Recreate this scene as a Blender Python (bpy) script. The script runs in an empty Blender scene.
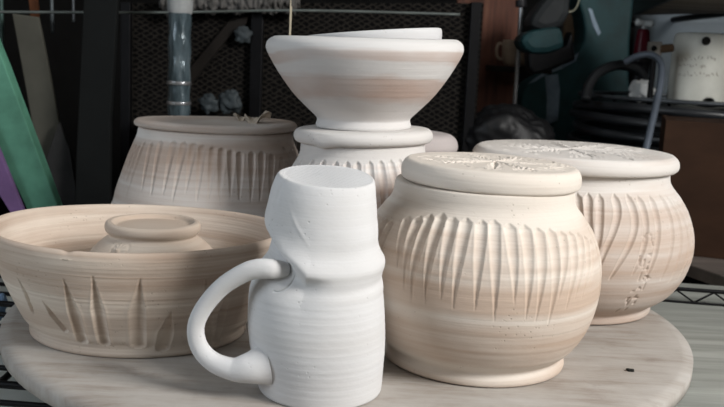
import bpy, math, random
import numpy as np
from mathutils import Vector, Matrix, noise as mnoise

XL, XR, YN, YF, ZF, ZC = -1.75, 1.80, -2.0, 3.7, -.85, 2.15
random.seed(7); rng = np.random.default_rng(7)
scn = bpy.context.scene
COL = scn.collection
PI = math.pi

# ---------------------------------------------------------------- camera
CAM_H, FPX = 0.36, 890.0
PITCH, ROLL = math.radians(9.35), math.radians(2.7)
cd = bpy.data.cameras.new('camera'); cam = bpy.data.objects.new('camera', cd); COL.objects.link(cam)
scn.camera = cam
cd.sensor_width = 36.0; cd.lens = 36.0 * FPX / 724.0; cd.clip_start = 0.02; cd.clip_end = 60
cam.location = (0, 0, CAM_H)
cam.matrix_world = (Matrix.Translation((0, 0, CAM_H)) @ Matrix.Rotation(PI/2 - PITCH, 4, 'X')
                    @ Matrix.Rotation(ROLL, 4, 'Z'))
cd.dof.use_dof = True; cd.dof.focus_distance = 1.08; cd.dof.aperture_fstop = 9.0

def ray(px, py):
    a, b = px - 362, py - 203.5
    u = a*math.cos(ROLL) + b*math.sin(ROLL); v = -a*math.sin(ROLL) + b*math.cos(ROLL)
    y, z = 1.0, -v/FPX
    return Vector((u/FPX, y*math.cos(PITCH) + z*math.sin(PITCH), -y*math.sin(PITCH) + z*math.cos(PITCH)))
def at(px, py, Y):                       # world point at depth Y
    d = ray(px, py); return Vector((0, 0, CAM_H)) + d*(Y/d.y)
def atz(px, py, z):                      # world point at height z
    d = ray(px, py); return Vector((0, 0, CAM_H)) + d*((z - CAM_H)/d.z)

# ---------------------------------------------------------------- materials
def new_mat(name):
    m = bpy.data.materials.new(name); m.use_nodes = True
    nt = m.node_tree; b = nt.nodes['Principled BSDF']
    return m, nt, b
def N(nt, t, **kw):
    n = nt.nodes.new(t)
    for k, v in kw.items(): setattr(n, k, v)
    return n
def mapped(nt, scale, rot=(0,0,0)):
    tc = N(nt, 'ShaderNodeTexCoord'); mp = N(nt, 'ShaderNodeMapping')
    mp.inputs['Scale'].default_value = scale; mp.inputs['Rotation'].default_value = rot
    nt.links.new(tc.outputs['Object'], mp.inputs['Vector']); return mp
def noise_n(nt, scale, map_scale, detail=4, rough=0.6, rot=(0,0,0)):
    n = N(nt, 'ShaderNodeTexNoise'); n.inputs['Scale'].default_value = scale
    n.inputs['Detail'].default_value = detail; n.inputs['Roughness'].default_value = rough
    nt.links.new(mapped(nt, map_scale, rot).outputs['Vector'], n.inputs['Vector']); return n
def ramp(nt, src, stops):
    r = N(nt, 'ShaderNodeValToRGB'); e = r.color_ramp.elements
    while len(e) < len(stops): e.new(0.5)
    for el, (p, c) in zip(e, stops):
        el.position = p; el.color = (*c, 1) if len(c) == 3 else c
    nt.links.new(src, r.inputs['Fac']); return r
def mix(nt, fac, a, b, mode='MIX'):
    m = N(nt, 'ShaderNodeMix', data_type='RGBA', blend_type=mode)
    for s, v in ((0, fac), (6, a), (7, b)):
        if isinstance(v, (int, float)): m.inputs[s].default_value = v
        elif isinstance(v, tuple): m.inputs[s].default_value = (*v, 1)
        else: nt.links.new(v, m.inputs[s])
    return m.outputs[2]
def math_n(nt, op, a, b):
    m = N(nt, 'ShaderNodeMath', operation=op)
    for i, v in enumerate((a, b)):
        if isinstance(v, (int, float)): m.inputs[i].default_value = v
        else: nt.links.new(v, m.inputs[i])
    return m.outputs[0]
def bump(nt, b, h, strength, dist, prev=None):
    bp = N(nt, 'ShaderNodeBump'); bp.inputs['Strength'].default_value = strength; bp.inputs['Distance'].default_value = dist
    nt.links.new(h, bp.inputs['Height'])
    if prev: nt.links.new(prev.outputs['Normal'], bp.inputs['Normal'])
    nt.links.new(bp.outputs['Normal'], b.inputs['Normal']); return bp

def simple(name, c, rough=0.7, metal=0.0, var=0.25, scale=20, spec=0.22, map_scale=(1,1,1), bmp=0.15):
    m, nt, b = new_mat(name)
    n = noise_n(nt, scale, map_scale)
    dark = tuple(x*(1-var) for x in c); light = tuple(min(1, x*(1+var)) for x in c)
    r = ramp(nt, n.outputs['Fac'], [(0.3, dark), (0.7, light)])
    nt.links.new(r.outputs['Color'], b.inputs['Base Color'])
    b.inputs['Roughness'].default_value = rough; b.inputs['Metallic'].default_value = metal
    b.inputs['Specular IOR Level'].default_value = spec
    bump(nt, b, n.outputs['Fac'], bmp, 0.002)
    return m

def clay(name, dry, damp, bias=0.5, seed=0.0, zfade=None, fine=0.6, zfreq=22):
    """unfired clay: dry pale and damp pinkish horizontal bands, throwing lines and pin holes"""
    m, nt, b = new_mat(name)
    tc = N(nt, 'ShaderNodeTexCoord')
    def nz(ms, sc, det, off=0.0, ro=0.55):
        mp = N(nt, 'ShaderNodeMapping'); mp.inputs['Scale'].default_value = ms
        mp.inputs['Location'].default_value = (seed + off, seed*1.7 + off, seed*2.3)
        mp.inputs['Rotation'].default_value = (0.03, 0.02, 0)
        nt.links.new(tc.outputs['Object'], mp.inputs['Vector'])
        n = N(nt, 'ShaderNodeTexNoise'); n.inputs['Scale'].default_value = sc
        n.inputs['Detail'].default_value = det; n.inputs['Roughness'].default_value = ro
        nt.links.new(mp.outputs['Vector'], n.inputs['Vector']); return n.outputs['Fac']
    bands = nz((1.5, 1.5, zfreq), 1.6, 3)
    thin = nz((1.2, 1.2, 130), 1.5, 3, 3.1)
    blot = nz((1, 1, 1.6), 7, 4, 5.2)
    f = math_n(nt, 'ADD', math_n(nt, 'MULTIPLY', bands, 0.75), math_n(nt, 'MULTIPLY', blot, 0.25))
    f = math_n(nt, 'ADD', f, math_n(nt, 'MULTIPLY', math_n(nt, 'SUBTRACT', thin, 0.5), 0.30*fine))
    if zfade:                                     # the rim and lid have dried further than the belly
        sep = N(nt, 'ShaderNodeSeparateXYZ'); nt.links.new(tc.outputs['Object'], sep.inputs[0])
        mr = N(nt, 'ShaderNodeMapRange'); mr.inputs[1].default_value = zfade[0]; mr.inputs[2].default_value = zfade[1]
        mr.inputs[3].default_value = 0; mr.inputs[4].default_value = zfade[2]
        nt.links.new(sep.outputs['Z'], mr.inputs[0]); f = math_n(nt, 'SUBTRACT', f, mr.outputs[0])
    r = ramp(nt, f, [(max(0, bias-0.13), dry), (min(1, bias+0.13), damp)])
    # fine specks of grog
    v = N(nt, 'ShaderNodeTexVoronoi'); v.inputs['Scale'].default_value = 160
    nt.links.new(tc.outputs['Object'], v.inputs['Vector'])
    pn = nz((1, 1, 1), 25, 2, 9.0)
    pit = ramp(nt, v.outputs['Distance'], [(0.10, (1,1,1)), (0.22, (0,0,0))])
    gate = ramp(nt, pn, [(0.56, (0,0,0)), (0.64, (1,1,1))])
    pits = math_n(nt, 'MULTIPLY', pit.outputs['Color'], gate.outputs['Color'])
    c = mix(nt, math_n(nt, 'MULTIPLY', pits, 0.35), r.outputs['Color'], tuple(x*0.55 for x in damp))
    nt.links.new(c, b.inputs['Base Color'])
    b.inputs['Roughness'].default_value = 0.88; b.inputs['Specular IOR Level'].default_value = 0.2
    p = bump(nt, b, thin, 0.30*fine, 0.004)
    p = bump(nt, b, nz((1,1,2), 90, 3, 1.0), 0.16, 0.002, p)
    bump(nt, b, math_n(nt, 'SUBTRACT', 0.0, pits), 0.35, 0.0015, p)
    return m

# ---------------------------------------------------------------- mesh helpers
def link(name, me, mat=None, parent=None):
    o = bpy.data.objects.new(name, me); COL.objects.link(o)
    if mat: me.materials.append(mat)
    if parent: o.parent = parent
    return o
def tag(o, label=None, cat=None, group=None, kind=None):
    if label: o['label'] = label
    if cat: o['category'] = cat
    if group: o['group'] = group
    if kind: o['kind'] = kind
    return o
def empty(name, loc, label, cat, group=None, rot=(0,0,0)):
    o = bpy.data.objects.new(name, None); COL.objects.link(o); o.location = loc; o.rotation_euler = rot
    o.empty_display_size = 0.05
    return tag(o, label, cat, group)
def mesh(name, V, Fs, mat=None, parent=None, smooth=True):
    me = bpy.data.meshes.new(name); me.from_pydata([tuple(v) for v in V], [], Fs); me.update()
    if smooth: me.polygons.foreach_set('use_smooth', [True]*len(me.polygons))
    return link(name, me, mat, parent)
def chaikin(P, it=2):
    P = np.array(P, float)
    for _ in range(it):
        Q = [P[0]]
        for a, b in zip(P[:-1], P[1:]): Q += [0.78*a + 0.22*b, 0.22*a + 0.78*b]
        Q.append(P[-1]); P = np.array(Q)
    return P
def resample(P, n):
    d = np.r_[0, np.cumsum(np.hypot(*(np.diff(P, axis=0).T)))]
    s = np.linspace(0, d[-1], n)
    return np.c_[np.interp(s, d, P[:,0]), np.interp(s, d, P[:,1])], s
def fbm(x, seed):                         # cheap smooth 1-D noise
    r = np.random.default_rng(seed); y = np.zeros_like(x)
    for k in range(10):
        y += r.normal()/(1+k*0.35)*np.sin(x*(k+1) + r.uniform(0, 6.28))
    return y/3

def lathe(name, prof, seg=360, rows=160, disp=None, warp=None, mat=None, parent=None, smooth_it=2, ring=0.00011, seed=1,
          oval=(1.0, 1.0)):
    """revolve (r,z) points; disp(theta, z, r) pushes along the profile's normal; first/last points at r=0 close it"""
    P, s = resample(chaikin(prof, smooth_it), rows)
    t = np.gradient(P, axis=0); L = np.hypot(t[:,0], t[:,1]) + 1e-9
    nr, nz = t[:,1]/L, -t[:,0]/L
    th = np.linspace(0, 2*PI, seg, endpoint=False)
    R = np.repeat(P[:,0][:,None], seg, 1); Z = np.repeat(P[:,1][:,None], seg, 1); TH = np.repeat(th[None,:], rows, 0)
    d = ring*fbm(s*520, seed)[:,None]*np.ones_like(R) + 0.0006*np.sin(2*TH + seed) + 0.0003*np.sin(3*TH + 2*seed)
    d = d*np.clip(R/0.02, 0, 1)*(np.abs(nz) < .97)[:,None]
    if disp is not None: d = d + disp(TH, Z, R)
    R2 = np.maximum(R + d*nr[:,None], 0); Z2 = Z + d*nz[:,None]
    X, Y = R2*np.cos(TH)*oval[0], R2*np.sin(TH)*oval[1]
    if warp is not None: X, Y, Z2 = warp(X, Y, Z2, R, Z, TH)
    V = np.stack([X, Y, Z2], 2).reshape(-1, 3)
    i = np.arange(rows-1)[:,None]*seg; j = np.arange(seg)[None,:]; j2 = (j+1) % seg
    Q = np.stack([i+j, i+j2, i+seg+j2, i+seg+j], 2).reshape(-1, 4)
    me = bpy.data.meshes.new(name)
    me.vertices.add(len(V)); me.vertices.foreach_set('co', V.ravel())
    me.loops.add(len(Q)*4); me.loops.foreach_set('vertex_index', Q.ravel().astype(np.int32))
    me.polygons.add(len(Q)); me.polygons.foreach_set('loop_start', np.arange(0, len(Q)*4, 4, dtype=np.int32))
    me.polygons.foreach_set('use_smooth', np.ones(len(Q), bool))
    me.update(calc_edges=True); me.validate()
    return link(name, me, mat, parent)

def grooves(paths, depth, zfun=None):
    """paths: list of dict(z=[...ascending], t=[theta...], w=[width...], asym); monotone in z"""
    def f(TH, Z, R):
        D = np.zeros_like(TH)
        for p in paths:
            z = np.array(p['z']); rows_ = (Z[:,0] >= z[0]) & (Z[:,0] <= z[-1]) & (R[:,0] > 0.05)
            if p.get('zmaxrow') is not None: rows_ &= np.arange(len(Z)) < p['zmaxrow']
            idx = np.nonzero(rows_)[0]
            if not len(idx): continue
            zz = Z[idx, 0]
            tc = np.interp(zz, z, p['t']); w = np.maximum(np.interp(zz, z, p['w']), 1e-5)
            dt = (TH[idx] - tc[:,None] + PI) % (2*PI) - PI
            u = dt*R[idx]/w[:,None]
            prof = np.clip(1 - u**2, 0, 1)**p.get('pw', 0.9)
            if 'asym' in p: prof = prof*np.clip(1 + p['asym']*u, 0.1, 2)
            lip = np.exp(-((np.abs(u) - 1.12)/0.22)**2)*0.16          # clay pushed up beside the cut
            amp = depth*p.get('d', 1.0)*np.clip(w/np.max(p['w']), 0, 1)**0.6
            D[idx] += -prof*amp[:,None] + lip*amp[:,None]*0.8
        return np.maximum(D, -depth*1.6)
    return f

def surf(px, py, c, prof, oval=(1,1)):
    """(theta, z) where the view ray meets a lathe of outline prof standing at c"""
    d = ray(px, py); o = Vector((0, 0, CAM_H)); best = None
    pz = [p[1] for p in prof]; pr = [p[0] for p in prof]
    k = 0.6
    while k < 3.3:
        p = o + d*k - Vector(c)
        r = float(np.interp(p.z, pz, pr)); q = math.hypot(p.x/oval[0], p.y/oval[1])
        if q <= r and pz[0] <= p.z <= pz[-1]: return math.atan2(p.y/oval[1], p.x/oval[0]), p.z
        if best is None or q - r < best[0]: best = (q - r, math.atan2(p.y/oval[1], p.x/oval[0]), p.z)
        k += 0.0008
    return best[1], best[2]

def carve_top(segs, R, depth, zt, seed=0, rough=0.0004):
    """warp for lids: gouged lines on the flat top"""
    def w(X, Y, Z, R0, Z0, TH):
        m = Z0 > zt; D = np.zeros_like(X)
        fade = np.clip((R - np.hypot(X, Y))/(0.06*R), 0, 1)
        for (x0, y0, x1, y1, wd, dp) in segs:
            dx, dy = x1-x0, y1-y0; L2 = dx*dx + dy*dy + 1e-12
            t = np.clip(((X-x0)*dx + (Y-y0)*dy)/L2, 0, 1)
            dist = np.hypot(X-x0-t*dx, Y-y0-t*dy); ww = wd*(1.05 - 0.75*np.abs(2*t-1))
            D -= dp*np.exp(-(dist/ww)**2)
            D += dp*0.55*np.exp(-((dist-ww*1.9)/(ww*0.7))**2)
        D += rough*np.sin(X*410+seed)*np.sin(Y*370+X*120)
        return X, Y, np.where(m, Z + np.clip(D, -1.5, 1.2)*depth*fade, Z)
    return w

def tube(name, pts, rad, mat=None, parent=None, seg=10, sub=8, closed=False, smooth=True, flat=None, up=Vector((0,0,1))):
    """sweep an (optionally flattened) section along a Catmull-Rom path"""
    P = [Vector(p) for p in pts]; n = len(P)
    rad = rad if isinstance(rad, (list, tuple)) else [rad]*n
    flat = flat if isinstance(flat, (list, tuple)) else [flat or 1.0]*n
    C, Rr, Ff = [], [], []
    last = n if closed else n-1
    for i in range(last):
        if closed: a, b, c, d = P[(i-1)%n], P[i], P[(i+1)%n], P[(i+2)%n]; j = (i+1)%n
        else: a, b, c, d = P[max(i-1,0)], P[i], P[i+1], P[min(i+2,n-1)]; j = i+1
        for k in range(sub):
            t = k/sub
            C.append(0.5*((2*b) + (c-a)*t + (2*a-5*b+4*c-d)*t*t + (3*b-a-3*c+d)*t**3))
            Rr.append(rad[i]*(1-t) + rad[j]*t); Ff.append(flat[i]*(1-t) + flat[j]*t)
    if not closed: C.append(P[-1]); Rr.append(rad[-1]); Ff.append(flat[-1])
    V, Fs = [], []; m = len(C)
    T0 = None
    for i in range(m):
        if closed: t = (C[(i+1)%m] - C[(i-1)%m]).normalized()
        else: t = (C[min(i+1,m-1)] - C[max(i-1,0)]).normalized()
        if T0 is None:
            nrm = t.cross(up)
            if nrm.length < 1e-3: nrm = t.cross(Vector((1,0,0)))
            nrm.normalize()
        else:
            nrm = (T0.rotation_difference(t) @ nrm); nrm = (nrm - t*nrm.dot(t)).normalized()
        T0 = t; bn = t.cross(nrm)
        for k in range(seg):
            a = 2*PI*k/seg
            V.append(C[i] + (nrm*math.cos(a) + bn*math.sin(a)*Ff[i])*Rr[i])
    for i in range(m if closed else m-1):
        for k in range(seg):
            i2 = (i+1) % m; k2 = (k+1) % seg
            Fs.append((i*seg+k, i*seg+k2, i2*seg+k2, i2*seg+k))
    if not closed:
        Fs.append(tuple(range(seg))[::-1]); Fs.append(tuple((m-1)*seg + k for k in range(seg)))
    return mesh(name, V, Fs, mat, parent, smooth)

def bevel(o, w=0.002, seg=2):
    md = o.modifiers.new('bevel', 'BEVEL'); md.width = w; md.segments = seg; md.limit_method = 'ANGLE'
    return o
def box(name, lo, hi, mat=None, parent=None, bev=0.0, M=None):
    V = [Vector((x, y, z)) for x in (lo[0], hi[0]) for y in (lo[1], hi[1]) for z in (lo[2], hi[2])]
    if M: V = [M @ v for v in V]
    Fs = [(0,1,3,2), (4,6,7,5), (0,4,5,1), (2,3,7,6), (0,2,6,4), (1,5,7,3)]
    o = mesh(name, V, Fs, mat, parent, False)
    if bev: bevel(o, bev)
    return o
def slab_poly(name, pts, depth, mat=None, parent=None, bev=0.0, axis=Vector((0,1,0))):
    """outline (world points, counter-clockwise seen from the camera) given thickness along axis"""
    n = len(pts); A = [Vector(p) for p in pts]; B = [p + axis*depth for p in A]
    Fs = [tuple(range(n)), tuple(range(2*n-1, n-1, -1))]
    Fs += [((i+1) % n, i, n+i, n+(i+1) % n) for i in range(n)]
    o = mesh(name, A+B, Fs, mat, parent, False)
    if bev: bevel(o, bev)
    return o
def crumple(name, c, size, mat, parent=None, seed=0, n=28, amp=0.45, freq=1.6):
    V, Fs = [], []
    for i in range(n+1):
        for j in range(2*n):
            a, b = PI*i/n, PI*j/n
            d = Vector((math.sin(a)*math.cos(b), math.sin(a)*math.sin(b), math.cos(a)))
            k = 1 + amp*(mnoise.noise(d*freq + Vector((seed*7.1,0,0))) + 0.6*abs(mnoise.noise(d*freq*2.7 + Vector((0,seed*3.3,0)))) )*1.4
            V.append(Vector(c) + Vector((d.x*size[0], d.y*size[1], d.z*size[2]))*k)
    for i in range(n):
        for j in range(2*n):
            j2 = (j+1) % (2*n); Fs.append((i*2*n+j, (i+1)*2*n+j, (i+1)*2*n+j2, i*2*n+j2))
    return mesh(name, V, Fs, mat, parent, True)
def bake(o, loc):                      # shift a world-built part under a parent standing at loc
    o.data.transform(Matrix.Translation(-Vector(loc))); return o

# ---------------------------------------------------------------- clay materials
M_front = clay('clay_front_jar', (.69,.625,.555), (.53,.41,.325), bias=.47, seed=1.3, zfade=(.16,.21,.24), zfreq=26)
M_right = clay('clay_right_jar', (.69,.65,.61), (.52,.405,.33), bias=.46, seed=4.1, zfade=(.17,.195,.28), zfreq=18)
M_left  = clay('clay_left_jar',  (.78,.74,.70), (.53,.42,.35), bias=.50, seed=6.6, zfreq=20)
M_mid   = clay('clay_middle_jar',(.67,.645,.62), (.52,.40,.34), bias=.50, seed=2.2, zfade=(.18,.215,.25))
M_stack = clay('clay_stacked_bowl', (.76,.73,.70), (.60,.48,.41), bias=.55, seed=3.4, fine=.35, zfreq=17)
def banded(name, white, pink, stops):
    m, nt, b = new_mat(name); tc = N(nt, 'ShaderNodeTexCoord'); sep = N(nt, 'ShaderNodeSeparateXYZ'); nt.links.new(tc.outputs['Object'], sep.inputs[0])
    n1 = noise_n(nt, 1, (5, 5, 14), 3, .5); n2 = noise_n(nt, 1, (3, 3, 240), 3, .5); n3 = noise_n(nt, 1, (6,6,9), 3, .5)
    z = math_n(nt, 'ADD', sep.outputs['Z'], math_n(nt, 'MULTIPLY', math_n(nt, 'SUBTRACT', n1.outputs['Fac'], .5), .045))
    z = math_n(nt, 'ADD', z, math_n(nt, 'MULTIPLY', math_n(nt, 'SUBTRACT', n2.outputs['Fac'], .5), .010))
    r = ramp(nt, math_n(nt, 'MULTIPLY', z, 8.0), stops)
    f = math_n(nt, 'MULTIPLY', r.outputs['Color'], ramp(nt, n3.outputs['Fac'], [(.35, (.45,.45,.45)), (.6, (1,1,1))]).outputs['Color'])
    nt.links.new(mix(nt, f, white, pink), b.inputs['Base Color']); b.inputs['Roughness'].default_value = .85; b.inputs['Specular IOR Level'].default_value = .2
    p = bump(nt, b, n2.outputs['Fac'], .18, .003); bump(nt, b, noise_n(nt, 110, (1,1,2), 3).outputs['Fac'], .15, .0015, p)
    return m
K0, K1 = (0,0,0), (1,1,1)
M_stack = banded('clay_stacked_bowl', (.655,.64,.625), (.50,.385,.33),
                 [(.0, K0), (.30, (.15,.15,.15)), (.38, K1), (.56, K1), (.62, K0), (.72, K0), (.77, (.8,.8,.8)), (.86, (.7,.7,.7)), (.90, K0), (1, K0)])
M_bowl  = clay('clay_wide_bowl', (.70,.61,.52), (.45,.34,.265), bias=.50, seed=8.8, fine=.9)
M_small = clay('clay_small_jar', (.60,.52,.44), (.48,.37,.29), bias=.50, seed=5.5)
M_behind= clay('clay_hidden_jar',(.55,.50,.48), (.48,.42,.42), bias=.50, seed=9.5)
M_mug   = clay('clay_mug', (.64,.638,.64), (.60,.592,.585), bias=.52, seed=7.7, fine=.15)

# ---------------------------------------------------------------- front jar
FJ = (0.1458, 1.0627, 0.0)
prof_f = [(0,0), (.102,0), (.1105,.0005), (.1115,.007), (.1075,.013), (.1085,.0175), (.120,.0265), (.1335,.0475),
          (.1425,.074), (.1460,.101), (.1452,.127), (.1408,.1475), (.1320,.168), (.1195,.186), (.1105,.196), (.1080,.204),
          (.1068,.216), (.1050,.219), (0,.219)]
outer_f = [(p[0], p[1]) for p in prof_f[3:-2]]
tops = [(409,216),(420,216),(431,214),(443,213),(454,217),(467,218),(482,220),(494,220),(509,223.5),(524,225),(537,228),(549,229),(560,231),(569,232),(577,233),(584,236),(590,240)]
bots = [(397,270),(404,290),(411,303),(425,305),(441,300),(453,309),(475,311),(494,321),(514,305),(525,320),(535,321),(547,326),(558,300),(565,311),(574,300),(581,300),(588,290)]
paths = []
tt = []
for (x0, y0), (x1, y1) in zip(tops, bots):
    a, za = surf(x0, y0, FJ, outer_f); b, zb = surf(x1, y1, FJ, outer_f)
    tt.append(a)
    paths.append(dict(z=[zb, zb+.25*(za-zb), zb+.6*(za-zb), za-.004, za], t=[b, b+.22*(a-b), b+.6*(a-b), a, a],
                      w=[.0004, .0030, .0058, .0070, .0015], d=1.0))
a = max(tt) + .11
while a < min(tt) + 2*PI - .09:           # the flutes carry on round the back
    zt = .178 + random.uniform(-.004, .004); zb = .075 + random.uniform(-.012, .012); b = a + random.uniform(-.02, .02)
    paths.append(dict(z=[zb, zb+.25*(zt-zb), zb+.6*(zt-zb), zt-.004, zt], t=[b, b, a, a, a], w=[.0004,.0028,.0052,.0064,.002]))
    a += .112
E_front = empty('lidded_jar', FJ, 'large round fluted clay jar right of the mug, its lid carved with leaves', 'jar')
lathe('body', prof_f, 900, 420, grooves(paths, .0030), None, M_front, E_front, seed=3)
def leaf_segs(R, n, seed, cx=0, cy=0, arms=None):
    r = random.Random(seed); S = []
    arms = arms or [2*PI*k/n + r.uniform(-.15, .15) for k in range(n)]
    for a in arms:
        L = R*r.uniform(.78, .95)
        S.append((cx, cy, L*math.cos(a), L*math.sin(a), .0026, 1.0))
        for k in range(6):                                   # side veins
            t = .25 + .12*k; bx, by = cx + (L*math.cos(a)-cx)*t, cy + (L*math.sin(a)-cy)*t
            for s in (-1, 1):
                q = a + s*r.uniform(.45, .8); l = R*r.uniform(.12, .24)
                S.append((bx, by, bx+l*math.cos(q), by+l*math.sin(q), .0016, .55))
    return S
prof_fl = [(0,.2165), (.101,.2165), (.1055,.219), (.1068,.226), (.1060,.233), (.1030,.2395), (.0985,.2420), (.090,.2418), (.06,.2415), (0,.2415)]
segs = leaf_segs(.088, 7, 5, .006, .01)
for k in range(70):
    a = random.uniform(0, 2*PI); r0 = random.uniform(.055, .088); l = random.uniform(.008, .02); q = a + random.uniform(.6, 1.3)
    segs.append((r0*math.cos(a), r0*math.sin(a), r0*math.cos(a)+l*math.cos(q), r0*math.sin(a)+l*math.sin(q), .0022, .8))
ld = lathe('lid', [(r*1.012, z) for r, z in prof_fl], 420, 260, None, carve_top(segs, .0985, .0018, .2405, 1), M_front, E_front, seed=5)
ld.location = (.0035, 0, .0012); ld.rotation_euler = (0, math.radians(.8), 0)

# ---------------------------------------------------------------- right jar
RJ = (0.3175, 1.345, 0.0)
prof_r = [(0,0), (.120,0), (.1305,.001), (.1315,.008), (.1290,.013), (.1330,.0175), (.1460,.0245), (.1615,.0385), (.1762,.064),
          (.1832,.0915), (.1835,.114), (.1788,.1365), (.1695,.159), (.1563,.179), (.1448,.192), (.1410,.200),
          (.1400,.213), (.138,.2155), (0,.2155)]
outer_r = prof_r[3:-2]
poly = [[(577,195),(580,215),(586,240)], [(588,195),(588,220),(592,250),(596,275)], [(599,196),(600,220),(598,245),(592,262)],
        [(614,196),(618,212),(614,230),(606,248),(599,268)], [(627,196),(634,212),(635,228),(629,246),(619,264),(609,280)],
        [(638,198),(644,212),(646,230),(643,250),(632,275)], [(650,198),(656,215),(658,232),(655,255),(646,278)],
        [(660,197),(668,213),(672,232),(670,255),(660,280)], [(667,198),(677,216),(681,235),(679,256),(668,282)],
        [(672,200),(683,218),(688,238),(686,258),(676,280)], [(676,202),(687,219),(691,238),(689,258),(682,276)]]
paths = []; tt = []
for pl in poly:
    q = [tuple(v) for v in chaikin(sorted([surf(x, y, RJ, outer_r)[::-1] for x, y in pl]), 3)]
    z = [v[0] for v in q]; t = [v[1] for v in q]; tt.append(t[-1]); n = len(z)
    w = list(np.interp(np.linspace(0, 1, n), [0, .3, .85, 1], [.0008, .0046, .0062, .0030]))
    paths.append(dict(z=z + [z[-1]+.003], t=t + [t[-1]], w=w + [.0008]))
a = max(tt) + .09
while a < min(tt) + 2*PI - .07:
    zt = .183 + random.uniform(-.004, .003); zb = .06 + random.uniform(-.015, .015)
    paths.append(dict(z=[zb, .10, .14, zt-.004, zt], t=[a-.05, a, a+.02, a, a], w=[.0006,.0036,.0055,.005,.001])); a += .095
gr = grooves(paths, .0038)
st = [surf(x, y, RJ, outer_r) for x, y in ((648,240),(645,262),(641,284),(629,303))]
seals = []
for i, (ta, za) in enumerate(st):
    rr = random.Random(i)
    for k in range(12):
        x0, y0 = rr.uniform(-.009, .009), rr.uniform(-.011, .011)
        if rr.random() < .5: x1, y1 = x0 + rr.uniform(-.008, .008), y0 + rr.uniform(-.002, .002)
        else: x1, y1 = x0 + rr.uniform(-.002, .002), y0 + rr.uniform(-.010, .010)
        seals.append((ta, za, x0, y0, x1, y1))
def disp_r(TH, Z, R):
    D = gr(TH, Z, R)
    for ta, za, x0, y0, x1, y1 in seals:                    # stamped characters in a column
        rows_ = np.nonzero((np.abs(Z[:,0]-za) < .024) & (R[:,0] > .05))[0]
        if not len(rows_): continue
        U = ((TH[rows_]-ta+PI) % (2*PI) - PI)*R[rows_]; W = Z[rows_]-za
        dx, dy = x1-x0, y1-y0; t = np.clip(((U-x0)*dx+(W-y0)*dy)/(dx*dx+dy*dy+1e-12), 0, 1)
        D[rows_] -= .0019*np.exp(-(np.hypot(U-x0-t*dx, W-y0-t*dy)/.0010)**2)
    return D
E_right = empty('lidded_jar', RJ, 'large fluted clay jar at the back right with a column of stamped marks', 'jar')
lathe('body', prof_r, 1000, 420, disp_r, None, M_right, E_right, seed=9)
prof_rl = [(0,.2135), (.146,.2135), (.1515,.216), (.1535,.2225), (.1520,.230), (.1475,.2355), (.1430,.2375), (.13,.2378), (.06,.2378), (0,.2378)]
segs = leaf_segs(.138, 8, 11, -.01, -.01, arms=[.2, .95, 1.7, 2.5, 3.2, 3.9, 4.7, 5.5])
for k in range(110):
    a = random.uniform(0, 2*PI); r0 = random.uniform(.05, .13); l = random.uniform(.01, .03); q = a + random.uniform(-.4, .4)
    segs.append((r0*math.cos(a), r0*math.sin(a), r0*math.cos(a)+l*math.cos(q), r0*math.sin(a)+l*math.sin(q), .0022, .6))
lathe('lid', prof_rl, 480, 320, None, carve_top(segs, .143, .0022, .2368, 2), M_right, E_right, seed=12)

# ---------------------------------------------------------------- back left jar
LJ = (-0.2520, 1.500, 0.0)
k = 1.0345
zl = lambda z: .36 - (.36 - z)*k
prof_l = [(0,0), (.118,0), (.128,.002), (.129,.012), (.127,.018), (.140,.028), (.160,.052), (.1715,.078), (.1725,.098),
          (.1692,zl(.1103)), (.1645,zl(.1314)), (.1550,zl(.1572)), (.1452,zl(.1847)), (.1342,zl(.2104)), (.1300,zl(.221)), (.1278,zl(.232)),
          (.126,.2290), (0,.2290)]
prof_l[-2] = (.1262, zl(.2335)); prof_l[-1] = (0, zl(.2335))
outer_l = prof_l[3:-2]
tp = [(149,144),(158,142),(171,142),(181.5,143),(191,144),(200,146),(211,147.5),(220,149),(229,151),(238,153),(250,153),(260,153),(270,155),(280,158)]
bt = [(138,194),(147,199),(159,199),(168,206),(182,197),(193,207),(205,206),(216,205),(228,200),(237,205),(249,205),(258,205),(268,200),(279,200)]
paths = []; tt = []
for (x0, y0), (x1, y1) in zip(tp, bt):
    a, za = surf(x0, y0, LJ, outer_l); b, zb = surf(x1, y1, LJ, outer_l); tt.append(a)
    paths.append(dict(z=[zb, zb+.3*(za-zb), zb+.7*(za-zb), za-.003, za], t=[b, b+.3*(a-b), b+.7*(a-b), a, a], w=[.0004,.0034,.0060,.0062,.001]))
a = max(tt) + .1
while a < min(tt) + 2*PI - .09:
    zt = .205 + random.uniform(-.004, .004); zb = .12 + random.uniform(-.01, .01)
    paths.append(dict(z=[zb, zb+.03, zt-.02, zt-.003, zt], t=[a]*5, w=[.0004,.003,.0052,.005,.001])); a += .1
E_left = empty('lidded_jar', LJ, 'large fluted clay jar in the shade behind the wide bowl, its flat lid plain', 'jar')
lathe('body', prof_l, 720, 320, grooves(paths, .0042), None, M_left, E_left, seed=21, oval=(1, .84))
zb = zl(.2335) + .001
lathe('lid', [(0,zb-.001), (.129,zb-.001), (.1350,zb+.0015), (.1368,zb+.0055), (.1355,zb+.0105), (.130,zb+.0135), (.12,zb+.0135), (0,zb+.0135)],
      360, 110, None, lambda X, Y, Z, R0, Z0, TH: (X, Y, Z + .0010*np.sin(2*TH+.6)*R0/.13 + .012*X), M_left, E_left, seed=22, oval=(1, .80))
LID_L = zb + .0135

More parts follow.
